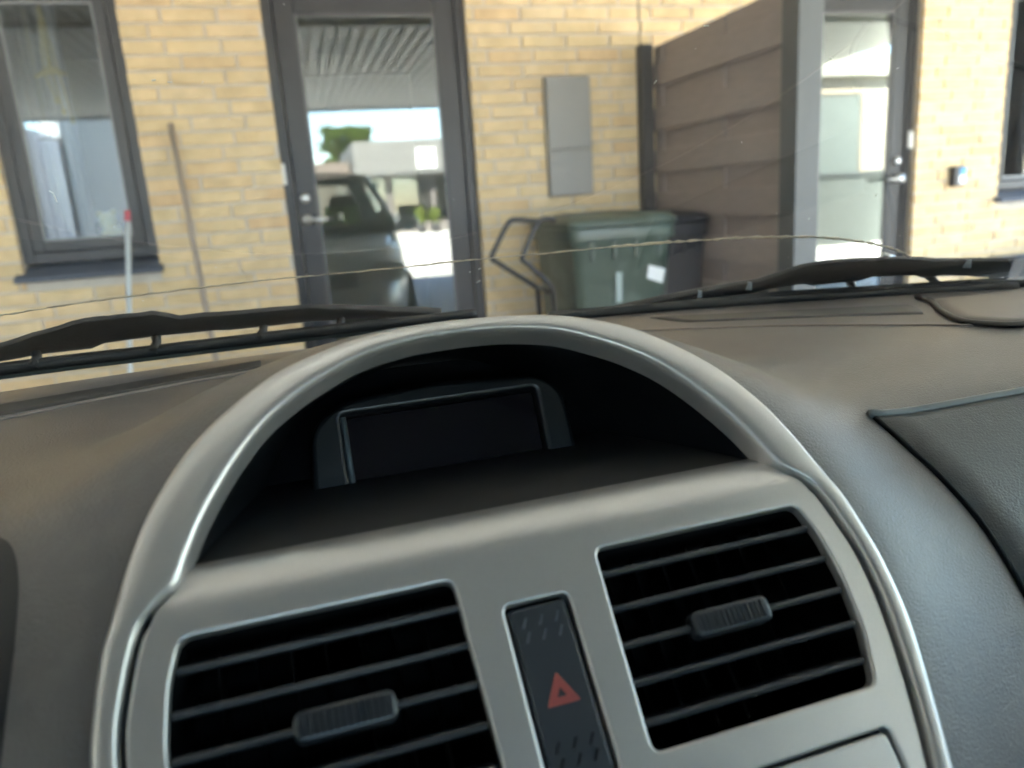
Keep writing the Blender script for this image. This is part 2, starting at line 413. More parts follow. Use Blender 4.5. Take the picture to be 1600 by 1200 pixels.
def door(x0, x1, handle_left):
    d = obj('door', ring_frame(x0, x1, .07, 2.27, .048, .05, .14, wb=.03), M_FRAME, house, bevel=.004)
    a, b = x0+.052, x1-.052
    obj('leaf', ring_frame(a, b, .10, 2.215, .098, .058, .115, wb=.22, wt=.10), M_FRAME, d, bevel=.006)
    obj('glazing_bead', ring_frame(a+.098, b-.098, .32, 2.115, .010, .064, .08), mat('bead_dark', (.10, .10, .10), .4), d)
    obj('pane', MB().box(a+.108, b-.108, .070, .076, .33, 2.105), M_PANE, d)
    hx = a+.042 if handle_left else b-.042; sg = 1 if handle_left else -1
    hm = MB(); hm.lathe([(0, -.052), (.026, -.052), (.028, -.046), (.028, .0), (0, .0)], (hx, .058, 1.165), 'Y')
    hm.tube([(hx, .03, 1.165), (hx, -.0, 1.165), (hx+sg*.02, -.012, 1.165), (hx+sg*.125, -.012, 1.162)], .0095, 8)
    obj('handle', hm, M_STEEL, d, smooth=True)
    obj('lock', MB().lathe([(0, -.022), (.020, -.022), (.025, -.014), (.026, 0), (0, 0)], (hx, .058, 1.27), 'Y'), M_STEEL, d, smooth=True)
    obj('threshold', MB().box(x0+.002, x1-.002, -.02, .16, .03, .068), M_STEEL, d, bevel=.004)
    ex = x0-.002 if handle_left else x1-.02
    obj('contact', MB().box(ex-.012, ex+.02, .03, .052, 1.34, 1.44), M_WHITE, d, bevel=.004)
    return d
door(-.03, .94, True)
door(2.72, 3.69, False)

# ------------------------------------------------------------------ carport
cp = thing('carport', 'pale ribbed carport ceiling with posts over the parked car', 'carport', (1.95, 2.69, 0))
def cl(p): return (p[0]-1.95, p[1]-2.69, p[2])
CZ, CY0, CY1 = 2.50, -2.75, 3.93
for k in range(10):
    x0 = -3.8+k*1.0; mb = MB(); rows = [[], []]; u = []
    for j in range(10):
        xx = x0+j*.1
        u += [(xx, 0), (xx+.05, 0), (xx+.058, .042), (xx+.092, .042)]
    u.append((x0+.999, 0))
    rows = [[cl((a, y, CZ+h)) for a, h in u] for y in (CY0, CY1)]
    mb.grid(rows); obj('ceiling_sheet', mb, M_CEIL, cp, solid=.002)
obj('deck', MB().box(-3.85-1.95, 6.25-1.95, CY0-2.69, CY1-2.69, CZ+.05, CZ+.20), M_POSTB, cp)
obj('fascia', MB().box(-3.9-1.95, 6.3-1.95, CY0-.03-2.69, CY0-2.692, CZ-.02, CZ+.24), M_FRAME, cp)
obj('beam', MB().box(-3.85-1.95, 6.25-1.95, 2.10-2.69, 2.17-2.69, CZ-.035, CZ-.002), M_BEAM, cp)
obj('post', MB().box(-.058, .052, -.058, .05, 0, CZ-.003), M_POST, cp, bevel=.006)
for x, y in ((-3.6, 2.69), (-3.6, -2.4), (6.0, -2.4), (6.0, 2.69)):
    obj('post', MB().box(x-1.95-.055, x-1.95+.055, y-2.69-.055, y-2.69+.055, 0, CZ-.003), M_POST, cp, bevel=.006)

# ------------------------------------------------------------------ board fence
fx = 1.92
fence = thing('board_fence', 'brown stained partition fence of overlapping horizontal boards next to the bins', 'fence', (fx, 3.3, 0))
def fl(mb): return MB().add([(x-fx, y-3.3, z) for x, y, z in mb.v], mb.f)
for k in range(9):
    z1 = 1.837-k*.2185
    if z1 < .2: break
    obj('board', fl(MB().box(fx, fx+.020, 2.745, 3.935, z1-.118, z1)), M_FENCE, fence, bevel=.004)
    obj('board', fl(MB().box(fx+.035, fx+.055, 2.745, 3.935, z1-.006, z1+.108 if k else z1+.098)), M_FENCE, fence, bevel=.004)
for y in (2.79, 3.275, 3.886):
    obj('batten', fl(MB().box(fx+.021, fx+.034, y-.045, y+.045, .1, 1.925)), M_FENCE, fence, bevel=.003)
obj('wall_post', fl(MB().box(fx-.075, fx-.012, 3.872, 3.948, 0, 1.935)), M_POSTB, fence, bevel=.004)

# ------------------------------------------------------------------ things on and by the wall
cab = thing('meter_cabinet', 'flat grey metal meter cabinet on the brick wall above the green bin', 'cabinet', (1.44, WY, 1.195))
obj('door', MB().box(-.119, .119, -.052, -.034, .238, .596), M_CAB, cab, bevel=.003)
obj('door', MB().box(-.119, .119, -.048, -.030, .004, .234), M_CAB, cab, bevel=.003)
obj('case', MB().box(-.122, .122, -.034, .006, 0, .60), M_CAB, cab, bevel=.003)
bell = thing('door_reader', 'small black reader box with blue and white label between the right door and window', 'reader', (3.985, WY, 1.10))
obj('case', MB().box(-.045, .04, -.05, .006, -.005, .115), M_BINB, bell, bevel=.008)
obj('label_strip', MB().box(-.012, .036, -.053, -.05, .062, .106), M_BLUE, bell)
obj('label_strip', MB().box(-.014, .034, -.053, -.05, .008, .060), M_WHITE, bell)
br = thing('broom', 'weathered wooden broom handle leaning on the bricks between window and door', 'broom', (-.40, 3.52, 0))
obj('handle', MB().tube([(-.09, .405, 1.635), (-.042, .2, .80), (0, .02, .10)], .0135, 10), M_WOOD, br, smooth=True)
bm_ = MB().box(-.15, .15, -.03, .05, .06, .105)
obj('head', bm_, M_WOOD, br, bevel=.008)
hb = MB()
for i in range(26):
    x = -.14+.28*i/25
    for y in (-.02, .0, .02, .04): hb.tube([(x, y, .07), (x+random.uniform(-.01, .01), y+random.uniform(-.015, .015), 0)], .003, 4)
o = obj('bristles', hb, M_BINB, br); o['kind'] = 'stuff'
st = thing('marker_stick', 'thin pale blue stick with a red tip standing before the left window', 'stick', (-.84, 3.60, 0))
obj('shaft', MB().tube([(.112, .25, 1.215), (.036, .1, .55), (0, 0, 0)], .0115, 10), M_STICK, st, smooth=True)
obj('tip', MB().tube([(.1165, .262, 1.262), (.112, .25, 1.216)], .0125, 10), M_RED, st, smooth=True)
bx = thing('planter_box', 'low dark box with grey lid under the right window', 'box', (4.75, 3.6, 0))
obj('body', MB().box(-.45, .6, -.18, .3, 0, .59), M_FRAME, bx, bevel=.01)
obj('lid', MB().box(-.48, .63, -.21, .33, .592, .635), M_SILL, bx, bevel=.01)

# ------------------------------------------------------------------ bins
def wheelie(name, label, loc, rz, w, d, h, m, stickers):
    b = thing(name, label, 'bin', loc, rz, None)
    def sec(k, z, r): 
        a = lerp(.80, 1, k); return [(x, y, z) for x, y in rrect(-w/2*a, w/2*a, -d/2*a, d/2*a, r, 4)]
    rows = [sec(0, .06, .04), sec(.02, .075, .05), sec(.5, .5*h, .05), sec(.93, h-.12, .05), sec(.97, h-.115, .05)]
    rows += [[(x*1.06, y*1.05, z) for x, y, z in sec(1, h-.115, .05)], [(x*1.06, y*1.05, z) for x, y, z in sec(1, h-.055, .05)], [(x*.95, y*.95, z) for x, y, z in sec(1, h-.055, .05)]]
    mb = MB().grid(rows, True); n = len(rows[0]); mb.f.append(tuple(range(n))[::-1]); obj('body', mb, m, b, smooth=True, bevel=.003)
    # raised panel on the front and ribs under the rim
    rb = MB()
    for x in (-.32, -.1, .12, .34): rb.box(w*x-.008, w*x+.008, -d/2*1.03, -d/2*.93, h-.20, h-.116)
    obj('rib', rb, m, b, bevel=.003)
    top = [[(x*1.1, y*1.08, z) for x, y, z in sec(1, h-.052, .05)], [(x*1.1, y*1.08, z) for x, y, z in sec(1, h-.03, .05)], [(x*1.02, y*1.0, z) for x, y, z in sec(1, h-.008, .05)], [(x*.5, y*.5, z) for x, y, z in sec(1, h+.012, .05)]]
    mb = MB().grid(top, True); mb.f.append(tuple(3*n+i for i in range(n))); mb.f.append(tuple(range(n))[::-1]); obj('lid', mb, m, b, smooth=True)
    hm = MB().tube([(-w*.42, d/2+.0, h-.06), (-w*.42, d/2+.09, h-.05), (w*.42, d/2+.09, h-.05), (w*.42, d/2+.0, h-.06)], .013, 8)
    obj('handle', hm, m, b, smooth=True)
    for s in (-1, 1):
        wm = MB().lathe([(0, -.028), (.07, -.028), (.1, -.022), (.1, .022), (.07, .028), (0, .028)], (s*w*.47, d/2-.1, .1), 'X', 22)
        obj('wheel', wm, M_TYRE, b, smooth=True)
    return b
gb = wheelie('wheelie_bin', 'green wheelie bin with white sticker standing between door and fence', (1.44, 3.55, 0), 0, .50, .60, 1.10, M_BIN, True)
stk = MB().add([(.105, -.304, .80), (.185, -.304, .77), (.20, -.306, .835), (.115, -.306, .862)], [(0, 1, 2, 3)])
obj('sticker', stk, M_WHITE, gb, solid=.0012)
obj('sticker', MB().add([(-.05, -.296, .70), (-.02, -.296, .70), (-.018, -.303, .84), (-.05, -.303, .84)], [(0, 1, 2, 3)]), mat('worn_print', (.32, .38, .36), .6), gb, solid=.001)
kb = wheelie('wheelie_bin', 'black wheelie bin half hidden behind the green bin at the fence', (1.70, 3.56, 0), 0, .32, .52, 1.085, M_BINB, False)
kb.location = (1.745, 3.62, 0)
rk = thing('bin_rack', 'bent black steel tube rack at the left side of the green bin', 'rack', (1.05, 3.5, 0))
for dx, y in ((0, .12), (.085, -.12)):
    mb = MB().tube(crom([(.10, y, 1.085), (.0+dx, y, 1.10), (-.055+dx*.9, y, 1.085), (-.14+dx, y, .95), (-.145+dx, y, .925), (-.125+dx, y, .905), (.02+dx*.5, y, .80), (.075, y, .76)], 4), .0125, 8)
    obj('tube', mb, M_TUBE, rk, smooth=True)
obj('leg', MB().tube([(.075, .12, .765), (.09, .12, .3), (.09, .12, 0)], .0125, 8), M_TUBE, rk, smooth=True)
obj('leg', MB().tube([(.075, -.12, .765), (.09, -.12, .3), (.09, -.12, 0)], .0125, 8), M_TUBE, rk, smooth=True)
obj('crossbar', MB().tube([(.0775, -.12, .76), (.0775, .12, .76)], .0125, 8), M_TUBE, rk, smooth=True)
kb.location.x = 1.77

# ------------------------------------------------------------------ inside the left window
cu = thing('curtain', 'pale lilac curtain hanging inside the left window', 'curtain', (-1.06, 4.45, 0))
rows = []
for z in (.95, 2.35):
    rows.append([(-.20+.26*i/24, .018*math.sin(i*1.35), z) for i in range(25)])
obj('cloth', MB().grid(rows), M_CURT, cu, smooth=True, solid=.003)
sf = thing('side_table', 'dark green shelf unit standing inside the left window', 'shelf', (-.98, 4.9, 0))
obj('body', MB().box(-.24, .13, -.15, .15, .06, 1.22), M_DARKIN, sf, bevel=.01)
mo = thing('hanging_mobile', 'beige straw mobile hanging inside the left window', 'mobile', (-.985, 4.13, 1.9))
mb = MB()
for a, b in (((0, 0, .33), (-.03, 0, .0)), ((0, 0, .33), (.03, 0, .0)), ((0, 0, .33), (0, .03, 0)), ((0, 0, .33), (0, -.03, 0)), ((.0, 0, 0), (.02, 0, -.16)), ((.03, 0, 0), (.05, 0, -.20)), ((-.03, 0, 0), (.0, 0, -.12))):
    mb.tube([a, b], .0045, 5)
obj('string', mb, M_BEIGE, mo)
mb = MB(); mb.tube([(-.075, 0, -.02), (0, 0, .015), (.065, 0, -.01)], [.006, .022, .006], 8)
for p in ((.02, 0, -.17), (.05, 0, -.21), (0, 0, -.12), (0, 0, .05)):
    mb.tube([(p[0], p[1], p[2]+.02), p, (p[0], p[1], p[2]-.02)], [.003, .013, .003], 8)
obj('bird', mb, M_BEIGE, mo, smooth=True)
wc = thing('wind_chime', 'pale tube wind chime hanging inside the left window', 'chime', (-1.045, 4.10, 1.6))
for k in range(4):
    obj('tube', MB().tube([(-.025+.017*k, .008*(k % 2), .0), (-.025+.017*k, .008*(k % 2), -.34-.03*k)], .0055, 8), M_REFL, wc, smooth=True)
obj('cord', MB().tube([(0, 0, .6), (0, 0, .012)], .0015, 4), M_BEIGE, wc)
obj('disc', MB().lathe([(0, .0), (.04, 0), (.04, .012), (0, .012)], (0, .004, .001)), M_WOOD, wc)
obj('inner_sill', MB().box(-1.21, -.65, .13, .40, 1.07, 1.10), M_WHITE, house, bevel=.004)
pl = thing('plush_toy', 'small yellow plush toy sitting on the left window sill', 'toy', (-.86, 4.18, 1.10))
mb = MB()
def blob(mb, c, r, sz=(1, 1, 1), n=12):
    rows = []
    for i in range(9):
        a = math.pi*i/8
        rows.append([(c[0]+r*sz[0]*math.sin(a)*math.cos(2*math.pi*k/n), c[1]+r*sz[1]*math.sin(a)*math.sin(2*math.pi*k/n), c[2]+r*sz[2]*math.cos(a)+.0) for k in range(n)])
    mb.grid(rows, True)
blob(mb, (0, 0, .05), .055, (1.1, 1, .95)); blob(mb, (-.015, -.01, .125), .042); blob(mb, (-.05, -.03, .03), .025, (1.3, 1, 1)); blob(mb, (.05, -.03, .03), .025, (1.3, 1, 1)); blob(mb, (-.045, -.01, .16), .016); blob(mb, (.015, -.01, .165), .016)
obj('body', mb, M_PLUSH, pl, smooth=True)

# ------------------------------------------------------------------ across the yard (seen mirrored in the panes)
ob = thing('office_building', 'low grey office building with wide fascia across the yard', 'building', (4, -27, 0))
obj('wall', MB().box(-2.0, 30, -8, -.6, 0, 2.6), mat('office_wall', (.16, .14, .125), .8, var=.1), ob)
obj('fascia', MB().box(-1.2, 31, -9, .1, 2.68, 4.04), mat('fascia_grey', (.15, .145, .135), .6, var=.05), ob, bevel=.02)
obj('soffit', MB().box(-1.15, 30.9, -.6, .0, 2.60, 2.678), mat('soffit_pale', (.55, .55, .53), .7), ob)
for k in range(16):
    x = -1.6+k*2.0
    w = obj('window', ring_frame(x, x+1.8, .5, 2.5, .06, -.60, -.54), M_FRAME, ob); obj('pane', MB().box(x+.06, x+1.74, -.58, -.57, .56, 2.44), M_PANE2, w)
obj('wing', MB().box(-6.5, -1.25, -9.6, -2.0, 0, 3.35), mat('wing_brown', (.15, .12, .10), .8, var=.15), ob)
gw = thing('screen_wall', 'white wall added along the left side of the carport to screen bright sky', 'wall', (-3.0, -1, 0))  # added walls, keep bright sky out of the left window's reflection
obj('wall', MB().box(-.25, 0, -3.2, 4.9, 0, 2.42), mat('screen_white', (.74, .74, .76), .8, var=.05, scale=2), gw)  # kept white to bounce light onto the left brickwork
obj('added_end_post', MB().box(-.28, .03, -3.36, -3.202, 0, 2.44), M_POSTB, gw)
obj('rear_screen', MB().box(-.25, 0, -14, -3.362, 0, 3.1), mat('screen_blue_grey', (.32, .35, .365), .8, var=.06, scale=1.5), gw)  # taller added section, covers the sky further back
sg = thing('wall_sign', 'white wall sign with blue print on the grey fascia across the yard', 'sign', (6.0, -26.9, 2.8))
obj('board', MB().box(-.43, .43, -.02, .04, 0, .87), M_WHITE, sg, bevel=.01)
obj('print', MB().box(-.30, .30, .041, .045, .58, .72), mat('sign_blue', (.12, .16, .42), .5), sg)
obj('print', MB().box(-.22, .22, .041, .045, .14, .42), mat('sign_grey', (.3, .3, .33), .5), sg)
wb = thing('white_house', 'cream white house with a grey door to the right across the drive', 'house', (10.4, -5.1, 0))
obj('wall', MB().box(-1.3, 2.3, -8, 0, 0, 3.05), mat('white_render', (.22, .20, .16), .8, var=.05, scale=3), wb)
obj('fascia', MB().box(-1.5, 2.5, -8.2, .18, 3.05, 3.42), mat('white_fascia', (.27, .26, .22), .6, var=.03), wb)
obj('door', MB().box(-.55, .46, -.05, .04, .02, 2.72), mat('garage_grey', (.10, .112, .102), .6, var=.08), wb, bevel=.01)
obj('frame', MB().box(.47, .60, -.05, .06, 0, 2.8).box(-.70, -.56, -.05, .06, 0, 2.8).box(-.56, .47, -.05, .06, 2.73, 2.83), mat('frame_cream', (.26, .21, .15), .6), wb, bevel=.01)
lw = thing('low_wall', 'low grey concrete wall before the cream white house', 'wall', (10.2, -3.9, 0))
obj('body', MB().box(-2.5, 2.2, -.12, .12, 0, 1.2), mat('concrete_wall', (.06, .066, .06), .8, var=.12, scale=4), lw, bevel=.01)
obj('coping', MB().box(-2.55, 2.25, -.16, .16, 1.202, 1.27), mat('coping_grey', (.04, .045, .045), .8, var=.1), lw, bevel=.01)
for i, (x, l) in enumerate(((5.4, 'left'), (6.05, 'right'))):
    p = thing('potted_shrub', 'yellow green potted shrub before the office windows, %s of the two' % l, 'shrub', (x, -26.2, 0), 0, 'potted shrubs across the yard')
    obj('pot', MB().lathe([(0, 0), (.16, 0), (.2, .35), (.17, .35), (.16, .3), (0, .3)], (0, 0, 0)), M_BINB, p, smooth=True)
    mb = MB(); rd = random.Random(i)
    for k in range(500):
        a, b, r = rd.uniform(0, 6.28), rd.uniform(-1, 1), rd.random()**.4
        c = Vector((math.cos(a)*math.sqrt(1-b*b)*r*.27, math.sin(a)*math.sqrt(1-b*b)*r*.27, .72+b*r*.42))
        u1 = Vector((rd.uniform(-1, 1), rd.uniform(-1, 1), rd.uniform(-1, 1))).normalized(); u2 = u1.orthogonal().normalized()
        mb.add([c-u1*.05, c+u2*.025, c+u1*.05, c-u2*.025], [(0, 1, 2, 3)])
    obj('foliage', mb, mat('shrub_leaf', (.13, .17, .02), .6, var=.3), p)
def tree(label, x, y, h, cr, seed):
    rd = random.Random(seed)
    t = thing('tree', label, 'tree', (x, y, 0), 0, 'trees behind the office building')
    mb = MB().tube([(0, 0, 0), (.05, .02, h*.3), (-.05, .05, h*.6), (.05, 0, h*.85)], [.22, .17, .1, .03], 8)
    for k in range(9):
        a = rd.uniform(0, 6.28); z = h*rd.uniform(.35, .7)
        mb.tube([(0, 0, z), (math.cos(a)*cr*.4, math.sin(a)*cr*.4, z+h*.12), (math.cos(a)*cr*.75, math.sin(a)*cr*.75, z+h*.2)], [.08, .05, .02], 6)
    obj('trunk', mb, mat('bark', (.09, .07, .05), .9, var=.3), t, smooth=True)
    mb = MB(); cl_ = [(rd.uniform(-1, 1)*cr*.7, rd.uniform(-1, 1)*cr*.7, h*rd.uniform(.5, .92), rd.uniform(.35, .8)*cr*.42) for _ in range(60)]
    for c in cl_:
        for k in range(200):
            a, b, r = rd.uniform(0, 6.28), rd.uniform(-1, 1), rd.random()**.5*c[3]
            q = math.sqrt(1-b*b); p = Vector((c[0]+math.cos(a)*q*r, c[1]+math.sin(a)*q*r, c[2]+b*r*.8))
            u1 = Vector((rd.uniform(-1, 1), rd.uniform(-1, 1), rd.uniform(-.6, .6))).normalized(); u2 = u1.orthogonal().normalized(); s = rd.uniform(.07, .15)
            mb.add([p-u1*s, p+u2*s*.5, p+u1*s, p-u2*s*.5], [(0, 1, 2, 3)])
    obj('crown', mb, mat('leaf', (.10, .15, .025), .6, var=.5, scale=1.2), t)
tree('bright green leafy tree rising behind the office roof', 3.7, -42, 6.6, 1.9, 3)
tree('broad green tree far behind the white house', 19, -30, 7.5, 2.6, 5)

# ------------------------------------------------------------------ the car
CU = .106; PSI = R(-2.5)
car = thing('car', 'silver hatchback with the camera inside behind its dashboard and windscreen', 'car', (CU*math.cos(PSI), -CU*math.sin(PSI), 0), -PSI)
TH = R(42.5)
S_, N_ = Vector((0, math.sin(TH), math.cos(TH))), Vector((0, -math.cos(TH), math.sin(TH)))
O_ = Vector((0, 0, CAM_H))-.37*N_
def CP(u, s, h=0.): return Vector((u, 0, 0))+S_*s+N_*h+O_
CM = Matrix(((1, S_.x, N_.x, O_.x), (0, S_.y, N_.y, O_.y), (0, S_.z, N_.z, O_.z), (0, 0, 0, 1)))
PV = [-.2, .10, .17, .22, .27, .31, .345, .38, .42, .50, .65, .88, 1.2]
PW = [-.89, -.494, -.418, -.351, -.295, -.247, -.207, -.178, -.158, -.145, -.145, -.150, -.155]
def dash_base(v):   # smoothed profile of the dashboard top and front
    return sum(interp(v+d, PV, PW)*w for d, w in ((-.02, .15), (-.01, .2), (0, .3), (.01, .2), (.02, .15)))
def glass_v(u, w):
    vb = .905-.30*u*u; vt = .28-.14*u*u; k = (w+.165)/.445
    return vb+(vt-vb)*k+.084*k*(1-k)

OUT = [(0, .2458), (.03, .2448), (.06, .2415), (.085, .235), (.1085, .2255), (.13, .211), (.149, .1945), (.162, .179), (.175, .158), (.1835, .138), (.190, .118), (.1935, .105), (.197, .092), (.200, .068), (.2008, .05), (.199, .02), (.190, -.02), (.181, -.055), (.165, -.12)]
INN = [(0, .2355), (.028, .2342), (.0575, .2287), (.08, .219), (.1, .2075), (.117, .194), (.131, .178), (.1415, .163), (.151, .147), (.158, .132), (.164, .1185), (.172, .1115), (.1805, .102), (.187, .078), (.190, .054), (.1875, .02), (.179, -.022), (.170, -.055), (.154, -.12)]
oc, ic = crom(OUT, 6), crom(INN, 6)
oc = [(-u, s) for u, s in oc[:0:-1]]+oc; ic = [(-u, s) for u, s in ic[:0:-1]]+ic
NS = len(oc)
# silver arch
prof = [(-.03, -.014), (-.01, -.004), (.01, -.0008), (.04, .0012), (.085, .0024), (.14, .0030), (.30, .0034), (.55, .0036), (.80, .0034), (.88, .0026), (.945, .0008), (.99, -.003), (1.02, -.016)]
def flush(s): return max(0., 1-abs(s-.106)/.022)
rows = [[CP(lerp(ic[i][0], oc[i][0], t), lerp(ic[i][1], oc[i][1], t), h if t > .5 else lerp(h, max(h, .0012) if h > -.01 else h*.3, flush(ic[i][1])**.7)) for i in range(NS)] for t, h in prof]
obj('trim_arch', MB().grid(rows), M_SILVER, car, smooth=True)

# dashboard skin: from the arch outward to the windscreen base and the sides
def gw_(s): return interp(s, [.10, .21], [.055, .13])
def far_edge(u): return .88-.35*u*u
RIM = [((*CP(u, s, -.008), dash_base(CP(u, s, -.008).y)), s) for u, s in oc]
def dash_z(u, v):
    # height of the skin away from the arch
    best = 9
    for r0, s0 in RIM:
        d = (u-r0[0])**2+(v-r0[1])**2
        if d < best: best, rb, rs = d, r0, s0
    best = math.sqrt(best); sw_ = sa = ss = 0.
    for r0, s0 in RIM[::3]:
        d = 1/((u-r0[0])**2+(v-r0[1])**2+2e-4)**3; sw_ += d; sa += d*(r0[2]-CAM_H-r0[3]); ss += d*s0
    return dash_base(v)+(sa/sw_)*math.exp(-(best/gw_(ss/sw_))**2)+CAM_H
rows = []
outer = []
n_lo = 0
for i in range(NS):
    s = oc[i][1]; u = oc[i][0]; ang = (i/(NS-1)-.5)*2      # -1..1
    a = abs(ang); sgn = 1 if ang > 0 else -1
    if a < .42:
        x = sgn*.82*(a/.42)**.9; outer.append((x, far_edge(x)))
    else:
        t = (a-.42)/.58; outer.append((sgn*.82, lerp(far_edge(.82), .02, t)))
NR = 46
for q in range(NR+1):
    t = (q/NR)**1.5; row = []
    for i in range(NS):
        r0 = CP(oc[i][0], oc[i][1], -.008)
        u, v = lerp(r0.x, outer[i][0], t), lerp(r0.y, outer[i][1], t)
        row.append((u, v, dash_z(u, v)))
    rows.append(row)
dash = obj('dashboard', MB().grid(rows), M_DASH, car, smooth=True)
def patch(name, left, right, m, lift, n=20, rim=.004):
    """sheet between two (u,v) polylines lying on the dashboard, edges turned down"""
    L, Rr = crom(left, 6), crom(right, 6); rows = []
    for k in range(len(L)):
        row = []
        for j in range(n+1):
            t = 0 if j == 0 else .006 if j == 1 else .99 if j == n-1 else 1 if j == n else .006+.984*(j-1)/(n-2)
            kk = [0, .06, 1][k] if k < 2 else k
            kf = min(max(k if k != 1 else .12, 0), len(L)-1); i0 = int(kf); fr_k = kf-i0; i1 = min(i0+1, len(L)-1)
            Lk = (lerp(L[i0][0], L[i1][0], fr_k), lerp(L[i0][1], L[i1][1], fr_k)); Rk = (lerp(Rr[i0][0], Rr[i1][0], fr_k), lerp(Rr[i0][1], Rr[i1][1], fr_k))
            u, v = lerp(Lk[0], Rk[0], t), lerp(Lk[1], Rk[1], t)
            e = min(j, n-j, k, len(L)-1-k); z = dash_z(u, v)+lift*(0 if e == 0 else .75 if e == 1 else 1)
            row.append((u, v, z if e else z-.003))
        rows.append(row)
    return obj(name, MB().grid(rows), m, dash, smooth=True)
seamL = [(.280, .402), (.2867, .3774), (.2955, .3546), (.3038, .3305), (.3065, .3033), (.303, .2634), (.288, .19), (.265, .10)]
seamR = [(.74, .402), (.74, .3774), (.74, .3546), (.74, .3305), (.74, .3033), (.74, .2634), (.74, .19), (.74, .10)]
patch('airbag_lid', seamL, seamR, M_DASH2, .0035)
gm = MB().tube([(u, v, dash_z(u, v)+.0005) for u, v in crom(seamL, 5)], .0022, 6); obj('seam', gm, M_BLACKM, dash, smooth=True)
gm = MB().tube([(.278+.0125*k, .404, dash_z(.278+.0125*k, .404)+.0015) for k in range(38)], .0035, 6); obj('seam_highlight', gm, mat('seam_blue_highlight', (.11, .135, .15), .35), dash, smooth=True)  # blue-grey tube paints the highlight along the top seam
patch('driver_shade_sheet', [(-.74, .425), (-.74, .40), (-.74, .37), (-.74, .33), (-.74, .28), (-.74, .20)], [(-.262, .430), (-.243, .412), (-.233, .38), (-.2345, .33), (-.243, .28), (-.256, .20)], mat('driver_shade_black', (.022, .021, .021), .5, bump=.2, bscale=850), .004)  # dark sheet laid on the dash, paints the shade at far left
patch('speaker_panel', [(.60, .66), (.555, .605), (.523, .552), (.54, .51)], [(.75, .66), (.75, .61), (.75, .56), (.75, .51)], M_DASH, .006, 12)
obj('panel_seam', MB().tube([(u, v, dash_z(u, v)+.003) for u, v in crom([(.62, .70), (.60, .66), (.555, .605), (.523, .552), (.528, .525), (.545, .51), (.62, .51), (.75, .51)], 5)], .0030, 6), M_DASHD, dash, smooth=True)
patch('defroster_slot', [(.32, .80), (.325, .765), (.335, .735)], [(.575, .665), (.56, .635), (.54, .610)], M_DASHD, .0022, 20)
patch('defroster_slot', [(-.56, .68), (-.55, .655), (-.54, .625)], [(-.12, .83), (-.12, .81), (-.12, .785)], M_DASHD, .0022, 20)
obj('lit_edge_line', MB().tube([(u, .782-.9*u*u, dash_z(u, .782-.9*u*u)+.0006) for u in [-.6+.02*k for k in range(61)]], .0014, 6), mat('trim_lit_edge', (.25, .21, .19), .4), dash, smooth=True)  # pale colour paints the light caught along this edge

# face plate with its openings
fo = [(u, s) for u, s in ic if s < .1010]
fl_, fr_ = [p for p in fo if p[0] < 0], [p for p in fo if p[0] > 0]
sh = lambda p: (p[0]*(1-.0025/abs(p[0])), p[1])
face = [sh(p) for p in fl_]+[(-.176, .1035), (.176, .1035)]+[sh(p) for p in fr_]
VENT = [(.0385, .0937), (.1645, .0940), (.1700, .0745), (.1722, .05), (.1700, .022), (.1625, -.005), (.0350, -.005)]
ventR = roundpoly(VENT, .0055); ventL = [(-u, s) for u, s in ventR]
hazh = rrect(-.0172, .0172, -.0085, .0755, .004)
radh = rrect(-.1585, .1585, -.112, -.0245, .003)
plate('face_plate', [face, ventR, ventL, hazh, radh], .0025, .0016, CM, M_SILVER, car)
rad = plate('radio_panel', [rrect(-.1568, .1568, -.1105, -.0262, .003)], .004, .0015, CM @ Matrix.Translation((0, 0, -.0012)), M_SILVER, car)
obj('gap_backing', MB().prism([CP(u, s, -.008) for u, s in ((-.16, -.114), (.16, -.114), (.16, -.02), (-.16, -.02))], [CP(u, s, -.012) for u, s in ((-.16, -.114), (.16, -.114), (.16, -.02), (-.16, -.02))]), M_BLACKM, rad)

# rolled edge of the face and the shelf under the hood
def shelf_pt(u0, k, kk):   # k 0..1 along the shelf
    pass
e0 = CP(0, .1015, .0003)
lip = [(0, 0)]
for k in range(1, 17):
    a = R(42.5+(104-42.5)*max(0, (k-1.5)/14.5)**1.1)  # tangent turns from the face slope to nearly level
    lip.append((lip[-1][0]+math.sin(a)*.0023, lip[-1][1]+math.cos(a)*.0023))
rows = []
for dv, dz in lip:
    hw = interp(dv, [0, .004, .012, .15], [.1765, .174, .1645, .134])
    rows.append([(hw*j/20, e0.y+dv, e0.z+dz) for j in range(-20, 21)])
obj('shelf_lip', MB().grid(rows), M_SILVER, car, smooth=True)
l0 = lip[-1]; rows = []
for k in range(9):
    dv, dz = l0[0]+.21*k/8, l0[1]-.026*(k/8)**1.2
    hw = .1635-.03*min(1, dv/.15)+.012
    rows.append([(hw*j/20, e0.y+dv, e0.z+dz-.0006) for j in range(-20, 21)])
obj('display_shelf', MB().grid(rows), mat('shelf_grey', (.05, .048, .047), .42, var=.06, bump=.05, bscale=700), car, smooth=True)
